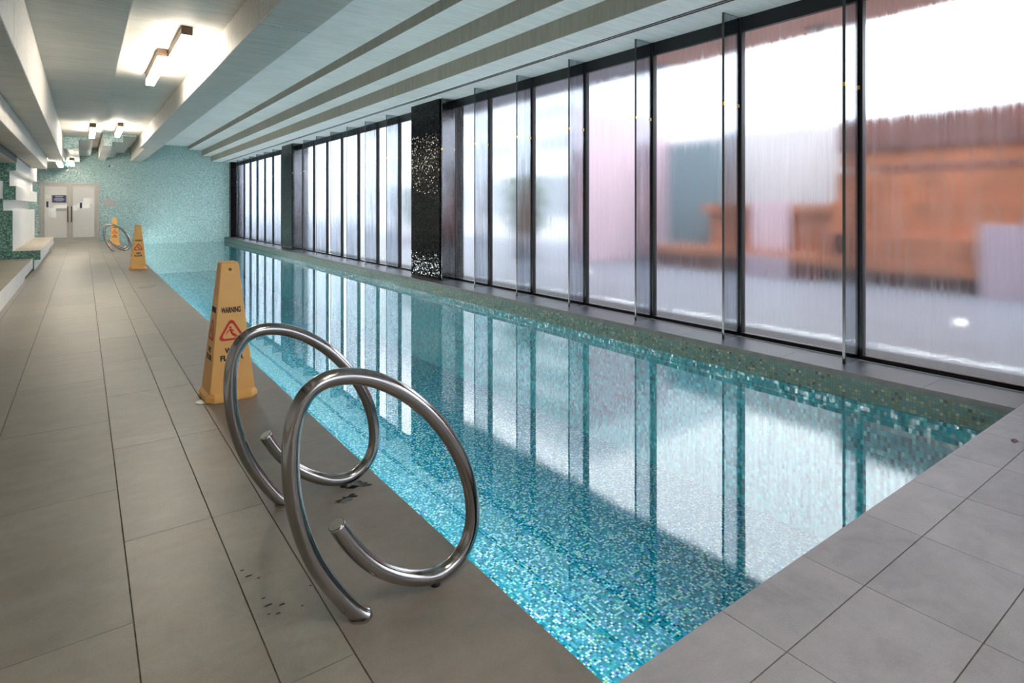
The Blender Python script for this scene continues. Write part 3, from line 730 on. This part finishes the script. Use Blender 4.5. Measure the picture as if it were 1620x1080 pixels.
# ------------------------------------------------------------------ wet floor cones
def text_mesh(txt, size, m, bold=0.0, width=None):
    cu = D.curves.new('t', 'FONT'); cu.body = txt; cu.size = size; cu.align_x = 'CENTER'; cu.align_y = 'CENTER'; cu.offset = bold; cu.extrude = 0.0006; cu.resolution_u = 3
    ob = D.objects.new('t', cu); C.objects.link(ob)
    dg = bpy.context.evaluated_depsgraph_get(); dg.update()
    me = D.meshes.new_from_object(ob.evaluated_get(dg)); D.objects.remove(ob); D.curves.remove(cu)
    if width:
        xs = [v.co.x for v in me.vertices]; k = width / (max(xs) - min(xs)); c0 = (max(xs) + min(xs)) / 2
        for v in me.vertices: v.co.x = (v.co.x - c0) * k
    me.materials.clear(); me.materials.append(M[m]); return me
HB, HT, Z0, Z1 = 0.134, 0.053, 0.055, 0.885
def cone_root():
    r = empty('wet_floor_cone', (0, 0, 0))
    bm = MB()
    ch = 0.045
    def octo(h, z, c):
        return [bm.bm.verts.new(p) for p in [(-h + c, -h, z), (h - c, -h, z), (h, -h + c, z), (h, h - c, z), (h - c, h, z), (-h + c, h, z), (-h, h - c, z), (-h, -h + c, z)]]
    L = [octo(0.153, 0.0, ch), octo(0.157, 0.012, ch), octo(0.155, 0.035, ch), octo(0.140, 0.056, 0.03), octo(HB, Z0 + 0.006, 0.006), octo(HB - 0.0016, 0.08, 0.004),
         octo(HT + 0.001, Z1 - 0.01, 0.004), octo(HT - 0.004, Z1, 0.006), octo(HT - 0.012, Z1 + 0.004, 0.006)]
    for a, c in zip(L, L[1:]):
        for i in range(8):
            bm.bm.faces.new((a[i], a[(i + 1) % 8], c[(i + 1) % 8], c[i])).material_index = bm.mi('orange')
    bm.bm.faces.new(L[0][::-1]).material_index = 0; bm.bm.faces.new(L[-1]).material_index = 0
    body = bm.build('cone_body', r)
    cut = MB(); cut.cyl((0, -0.2, 0.838), 0.009, 0.4, 'orange', 20, 'Y'); cut = cut.build('cut')
    cut.scale = (1, 1, 1)
    mo = body.modifiers.new('hole', 'BOOLEAN'); mo.object = cut; mo.operation = 'DIFFERENCE'; mo.solver = 'EXACT'
    be = body.modifiers.new('edge', 'BEVEL'); be.width = 0.006; be.segments = 3; be.limit_method = 'ANGLE'; be.angle_limit = math.radians(28)
    dg = bpy.context.evaluated_depsgraph_get(); dg.update()
    me = D.meshes.new_from_object(body.evaluated_get(dg)); body.modifiers.clear(); body.data = me
    D.objects.remove(cut)
    slope = math.atan2(HB - HT, Z1 - Z0)
    def place(me, name, z, ang, kids=None):
        o = D.objects.new(name, me); C.objects.link(o); o.parent = r
        half = HB + (HT - HB) * (z - Z0) / (Z1 - Z0) + 0.001
        o.matrix_local = Matrix.Rotation(ang, 4, 'Z') @ Matrix.Translation((0, -half, z)) @ Matrix.Rotation(math.pi / 2 - slope, 4, 'X')
        return o
    warn = text_mesh('WARNING', 0.048, 'ink', 0.0019, 0.118); wet = text_mesh('WET', 0.045, 'ink', 0.002, 0.085); flo = text_mesh('FLOOR', 0.045, 'ink', 0.002, 0.140)
    # red triangle with a slipping figure, drawn in the local xy plane
    t = MB()
    def tri(R, off, z0, z1):
        pts = []
        for k in range(3):
            a = math.radians(90 + 120 * k)
            for da in (-14, -5, 5, 14):
                aa = a + math.radians(da) * 0.9
                pts.append((R * math.cos(aa) * (0.93 if abs(da) == 14 else 1), R * math.sin(aa) * (0.93 if abs(da) == 14 else 1) + off))
        return pts
    out_, inn = tri(0.080, 0, 0, 0), tri(0.058, 0, 0, 0)
    nn = len(out_)
    for i in range(nn):
        j = (i + 1) % nn
        t.face([(*out_[i], 0.0006), (*out_[j], 0.0006), (*inn[j], 0.0006), (*inn[i], 0.0006)], 'red')
    tri_me = t.build('tri'); trimesh = tri_me.data; D.objects.remove(tri_me)
    t = MB()
    def limb(p, q, w0, w1):
        p = Vector(p); q = Vector(q); d = (q - p).normalized(); n = Vector((-d.y, d.x))
        t.face([(*(p + n * w0), 0.0006), (*(p - n * w0), 0.0006), (*(q - n * w1), 0.0006), (*(q + n * w1), 0.0006)], 'red')
    t.face([(-0.006 + 0.0075 * math.cos(k * math.pi / 6), 0.033 + 0.0075 * math.sin(k * math.pi / 6), 0.0006) for k in range(12)], 'red')
    limb((-0.006, 0.024), (0.002, -0.002), 0.006, 0.007)
    limb((-0.008, 0.022), (-0.026, 0.004), 0.003, 0.003); limb((-0.002, 0.021), (0.016, 0.008), 0.003, 0.003)
    limb((-0.026, 0.004), (-0.030, -0.010), 0.003, 0.002)
    limb((0.0, -0.002), (0.020, -0.014), 0.005, 0.004); limb((0.020, -0.014), (0.036, -0.028), 0.004, 0.003); limb((0.0, -0.002), (0.012, -0.020), 0.005, 0.004); limb((0.012, -0.020), (0.030, -0.032), 0.004, 0.003)
    fo = t.build('fig'); figmesh = fo.data; D.objects.remove(fo)
    for ang in (0, -math.pi / 2, math.pi / 2, math.pi):
        place(warn, 'warning_text', 0.575, ang)
        place(trimesh, 'warning_triangle', 0.432, ang)
        place(figmesh, 'slipping_figure', 0.432, ang)
        place(wet, 'wet_text', 0.318, ang); place(flo, 'floor_text', 0.272, ang)
    return r
cone = cone_root()
for i, (l, rz, lab) in enumerate([((0.775, 4.25, 0), 0.03, 'largest orange wet floor cone, nearest, behind the steel loops'), ((0.885, 13.93, 0), 0.0, 'orange wet floor cone at mid distance beside the pool edge'), ((0.815, 23.05, 0), 0.05, 'farthest orange wet floor cone, seen behind the distant loops')]):
    o = cone if i == 0 else copy_tree(cone); o.location = l; o.rotation_euler = (0, 0, rz); tag(o, lab, 'safety cone', 'orange wet floor cones on the deck')

# ------------------------------------------------------------------ small deck items
def lid(x, y, r, lab):
    o = empty('drain_cover', (x, y, 0))
    b = MB(); b.ring((0, 0, 0), r * 0.9, r, 0.0, 0.004, 'chrome_ring'); b.build('rim', o)
    b = MB(); b.cyl((0, 0, 0), r * 0.89, 0.002, 'tile_dark' if r > 0.1 else 'chrome_ring'); b.build('cover_plate', o)
    tag(o, lab, 'drain cover')
lid(0.625, 4.19, 0.05, 'small round metal drain cap beside the nearest cone')
lid(0.80, 10.75, 0.145, 'large round skimmer cover on the deck beyond the nearest cone')
lid(0.72, 17.3, 0.145, 'distant round skimmer cover between the two farther cones')
def blob(name, cx, cy, rx, ry, rot, lab, cat, m='puddle', z=0.0012, seed=0, kk=0.4):
    rnd = random.Random(seed); b = MB(); pts = []
    for i in range(26):
        a = 2 * math.pi * i / 26; r = 1 + kk * (rnd.random() - 0.5) * 1.6
        x, y = rx * r * math.cos(a), ry * r * math.sin(a)
        pts.append((cx + x * math.cos(rot) - y * math.sin(rot), cy + x * math.sin(rot) + y * math.cos(rot)))
    A = [b.bm.verts.new((*p, 0.0003)) for p in pts]; B = [b.bm.verts.new((*p, z)) for p in pts]
    for i in range(26): b.bm.faces.new((A[i], A[(i + 1) % 26], B[(i + 1) % 26], B[i])).material_index = b.mi(m)
    b.bm.faces.new(B).material_index = b.mi(m); b.bm.faces.new(A[::-1]).material_index = b.mi(m)
    o = b.build(name); return tag(o, lab, cat)
PUD = [((0.915, 2.44), 0.05, 0.022, 0.3, 'wet patch under the second steel loop, nearer of two dark puddles'), ((1.0, 2.53), 0.05, 0.028, -0.3, 'wet patch under the second steel loop, touching the pool side')]
for i, (c, a, bb, r, lab) in enumerate(PUD): blob('puddle', *c, a, bb, r, lab, 'puddle', seed=i + 3, kk=0.55)
db = MB(); rd = random.Random(4)
for (x, y, L) in ((0.44, 2.17, .012), (0.451, 2.124, .02), (0.476, 2.093, .012), (0.464, 1.975, .012), (0.467, 1.932, .026), (0.503, 1.91, .020), (0.46, 1.888, .010), (0.483, 1.875, .013), (0.553, 1.866, .009), (0.604, 1.95, .009)):
    w_ = L * 0.16
    pts = [(x + L * 0.5 * math.cos(a) * (0.8 + 0.4 * rd.random()), y + w_ * math.sin(a) * (0.8 + 0.4 * rd.random())) for a in [k * math.pi / 6 for k in range(12)]]
    A = [db.bm.verts.new((*p, 0.0001)) for p in pts]; B = [db.bm.verts.new((*p, 0.0009)) for p in pts]
    for i in range(12): db.bm.faces.new((A[i], A[(i + 1) % 12], B[(i + 1) % 12], B[i])).material_index = db.mi('puddle')
    db.bm.faces.new(B).material_index = db.mi('puddle')
tag(db.build('water_drops'), 'short dark streaks of water on the deck left of the nearest steel loop', 'water', kind='stuff')
blob('fallen_leaf', 4.01, 0.93, 0.035, 0.012, 0.2, 'dark brown fallen leaf on the near deck close to the right corner', 'leaf', 'leafbrown', 0.003, 9)

# ------------------------------------------------------------------ terrace outside the windows
tf = MB()
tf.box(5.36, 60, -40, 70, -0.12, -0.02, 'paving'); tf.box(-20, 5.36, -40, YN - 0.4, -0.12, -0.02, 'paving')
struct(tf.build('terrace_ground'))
b = MB(); b.box(5.365, 5.62, -14, 60, -0.02, -0.005, 'gravel'); tag(b.build('gravel_strip'), 'dark gravel strip outside along the bottom of the windows', 'gravel', kind='stuff')
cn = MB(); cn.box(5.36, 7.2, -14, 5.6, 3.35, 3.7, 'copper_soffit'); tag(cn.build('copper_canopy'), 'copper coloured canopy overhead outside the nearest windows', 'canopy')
cn = MB(); cn.box(5.36, 7.15, 5.62, 11.5, 3.35, 3.7, 'outside_wall'); tag(cn.build('grey_canopy'), 'grey canopy overhead outside the farther windows', 'canopy')
dl = MB(); dl.box(6.87, 7.12, 3.28, 3.53, 3.335, 3.349, 'alu'); dl.cyl((6.995, 3.405, 3.33), 0.05, 0.006, 'cam_black'); tag(dl.build('recessed_downlight'), 'square recessed light fitting in the copper canopy', 'downlight')
for x, y, lab in ((7.77, 2.26, 'glowing round floor light in the terrace paving outside the nearest pane'), (8.0, 8.4, 'glowing round floor light on the terrace before the pink wall')):
    b = MB(); b.cyl((x, y, -0.02), 0.05, 0.008, 'floorlight'); tag(b.build('floor_light'), lab, 'floor light')
def out(name, boxes, lab, cat, m):
    r = empty(name, ((boxes[0][0] + boxes[0][1]) / 2, (boxes[0][2] + boxes[0][3]) / 2, -0.02))
    for bx in boxes:
        nm = bx[7] if len(bx) > 7 else 'tier'
        b = MB(); b.box(*bx[:6], bx[6] if len(bx) > 6 else m); o = b.build(nm, r, bevel=0.01, loc=tuple(r.location)); o.location = (0, 0, 0)
    return tag(r, lab, cat)
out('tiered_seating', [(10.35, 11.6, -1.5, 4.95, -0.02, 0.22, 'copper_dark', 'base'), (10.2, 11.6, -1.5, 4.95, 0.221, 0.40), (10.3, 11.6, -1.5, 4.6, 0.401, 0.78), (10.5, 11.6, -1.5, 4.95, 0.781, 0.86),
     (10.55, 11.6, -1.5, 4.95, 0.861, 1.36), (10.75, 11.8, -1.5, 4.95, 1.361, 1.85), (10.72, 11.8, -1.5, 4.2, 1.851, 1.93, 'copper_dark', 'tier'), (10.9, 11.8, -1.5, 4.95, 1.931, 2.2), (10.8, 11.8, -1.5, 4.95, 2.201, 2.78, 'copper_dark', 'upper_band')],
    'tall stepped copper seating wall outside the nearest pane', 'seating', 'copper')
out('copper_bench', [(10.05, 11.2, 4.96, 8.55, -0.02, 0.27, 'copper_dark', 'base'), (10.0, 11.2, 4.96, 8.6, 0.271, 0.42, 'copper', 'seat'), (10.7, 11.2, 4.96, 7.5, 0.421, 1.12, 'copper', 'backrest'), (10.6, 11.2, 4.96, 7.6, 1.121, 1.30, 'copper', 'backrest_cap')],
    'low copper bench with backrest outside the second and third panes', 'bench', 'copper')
out('lilac_block', [(9.9, 9.99, 5.4, 6.2, -0.02, 0.36, 'lilac', 'block')], 'small lilac block at the foot of the low copper bench', 'block', 'lilac')
out('lilac_block', [(10.1, 10.199, 0.8, 2.72, -0.02, 1.0, 'lilac', 'block')], 'upright lilac block before the tall copper seating', 'block', 'lilac')
out('pink_panel', [(10.45, 10.59, 5.7, 6.4, 0.43, 1.36, 'pink', 'panel')], 'upright pink panel standing on the low copper bench', 'panel', 'pink')
out('terrace_wall', [(11.9, 12.2, 4.0, 9.6, -0.02, 2.95, 'outside_wall', 'wall')], 'pale grey garden wall behind the low copper bench', 'wall', 'outside_wall')
out('teal_screen', [(11.3, 11.45, 7.7, 9.1, -0.02, 2.72, 'teal_panel', 'panel')], 'slate teal screen at the left end of the low copper bench', 'screen', 'teal_panel')
out('pink_wall', [(9.0, 12.2, 9.75, 10.0, -0.02, 3.5, 'pink', 'wall')], 'pale pink rendered wall outside the fourth pane', 'wall', 'pink')
bd = empty('white_building', (18, 24, 0))
b = MB(); b.box(14.5, 30, 15, 38, -0.02, 7.5, 'outside_white'); o = b.build('walls', bd, loc=(18, 24, 0)); o.location = (0, 0, 0)
for z in (0.9, 3.4, 4.6, 5.8):
    for y in (16, 19.5, 23, 26.5, 30, 33.5):
        b = MB(); b.box(14.44, 14.5, y, y + 2.6, z, z + (1.6 if z < 2 else 0.7), 'dark_glass'); o = b.build('window_band', bd, loc=(18, 24, 0)); o.location = (0, 0, 0)
tag(bd, 'white building with bands of windows beyond the terrace', 'building')
def shrub(x, y, h, lab, seed):
    r = empty('potted_shrub', (x, y, -0.02)); rnd = random.Random(seed)
    b = MB(); b.cyl((0, 0, 0), 0.25, 0.5, 'outside_wall', r2=0.32); b.build('pot', r)
    b = MB(); b.cyl((0, 0, 0.5), 0.03, h * 0.4, 'trunk', seg=10); b.build('stem', r)
    b = MB()
    for _ in range(420):
        u, v, q = rnd.gauss(0, 0.24), rnd.gauss(0, 0.24), 0.6 + rnd.random() * (h - 0.6)
        d = Vector((rnd.random() - .5, rnd.random() - .5, rnd.random() - .2)).normalized() * 0.14; n = d.orthogonal().normalized() * 0.045
        c = Vector((u, v, q)); b.face([c - d, c + n, c + d, c - n], 'leafgreen')
    b.build('foliage', r); tag(r, lab, 'shrub')
shrub(8.9, 11.6, 2.0, 'grey green potted shrub left of the pink wall outside', 1)
shrub(10.4, 13.4, 2.2, 'grey green potted shrub farther beyond the pink wall outside', 2)
shrub(9.2, 18.5, 2.0, 'grey green potted shrub outside just beyond the near black column', 3)

# ------------------------------------------------------------------ sky and camera
W = D.worlds.new('World'); S.world = W; W.use_nodes = True
nt = W.node_tree; nt.nodes.clear()
o = nt.nodes.new('ShaderNodeOutputWorld'); bg = nt.nodes.new('ShaderNodeBackground')
tc = nt.nodes.new('ShaderNodeTexCoord'); sp = nt.nodes.new('ShaderNodeSeparateXYZ'); nt.links.new(tc.outputs['Generated'], sp.inputs[0])
nt.links.new(ramp(nt, sp.outputs[2], [(0.0, (0.74, 0.80, 0.94)), (0.3, (0.93, 0.96, 1.0)), (1.0, (0.85, 0.91, 1.0))]), bg.inputs[0])
bg.inputs[1].default_value = 2.5
nt.links.new(bg.outputs[0], o.inputs[0])

cam = D.cameras.new('Camera'); co_ = D.objects.new('Camera', cam); C.objects.link(co_)
co_.location = (0, 0, 1.25); co_.rotation_euler = (math.pi / 2, 0, -math.atan2(678, 924.7))
cam.sensor_width = 36; cam.lens = 36 * 924.7 / 1620; cam.shift_x = 0; cam.shift_y = -(540 - 327) / 1620
cam.clip_start = 0.05
S.camera = co_
S.view_settings.view_transform = 'Standard'; S.view_settings.look = 'None'; S.view_settings.gamma = 1; S.view_settings.use_curve_mapping = False
S.view_settings.exposure = 0.88
cy = S.cycles
cy.max_bounces = 12; cy.diffuse_bounces = 5; cy.glossy_bounces = 5; cy.transmission_bounces = 8; cy.transparent_max_bounces = 24
cy.sample_clamp_indirect = 6.0; cy.caustics_reflective = False; cy.caustics_refractive = True
cy.use_denoising = True
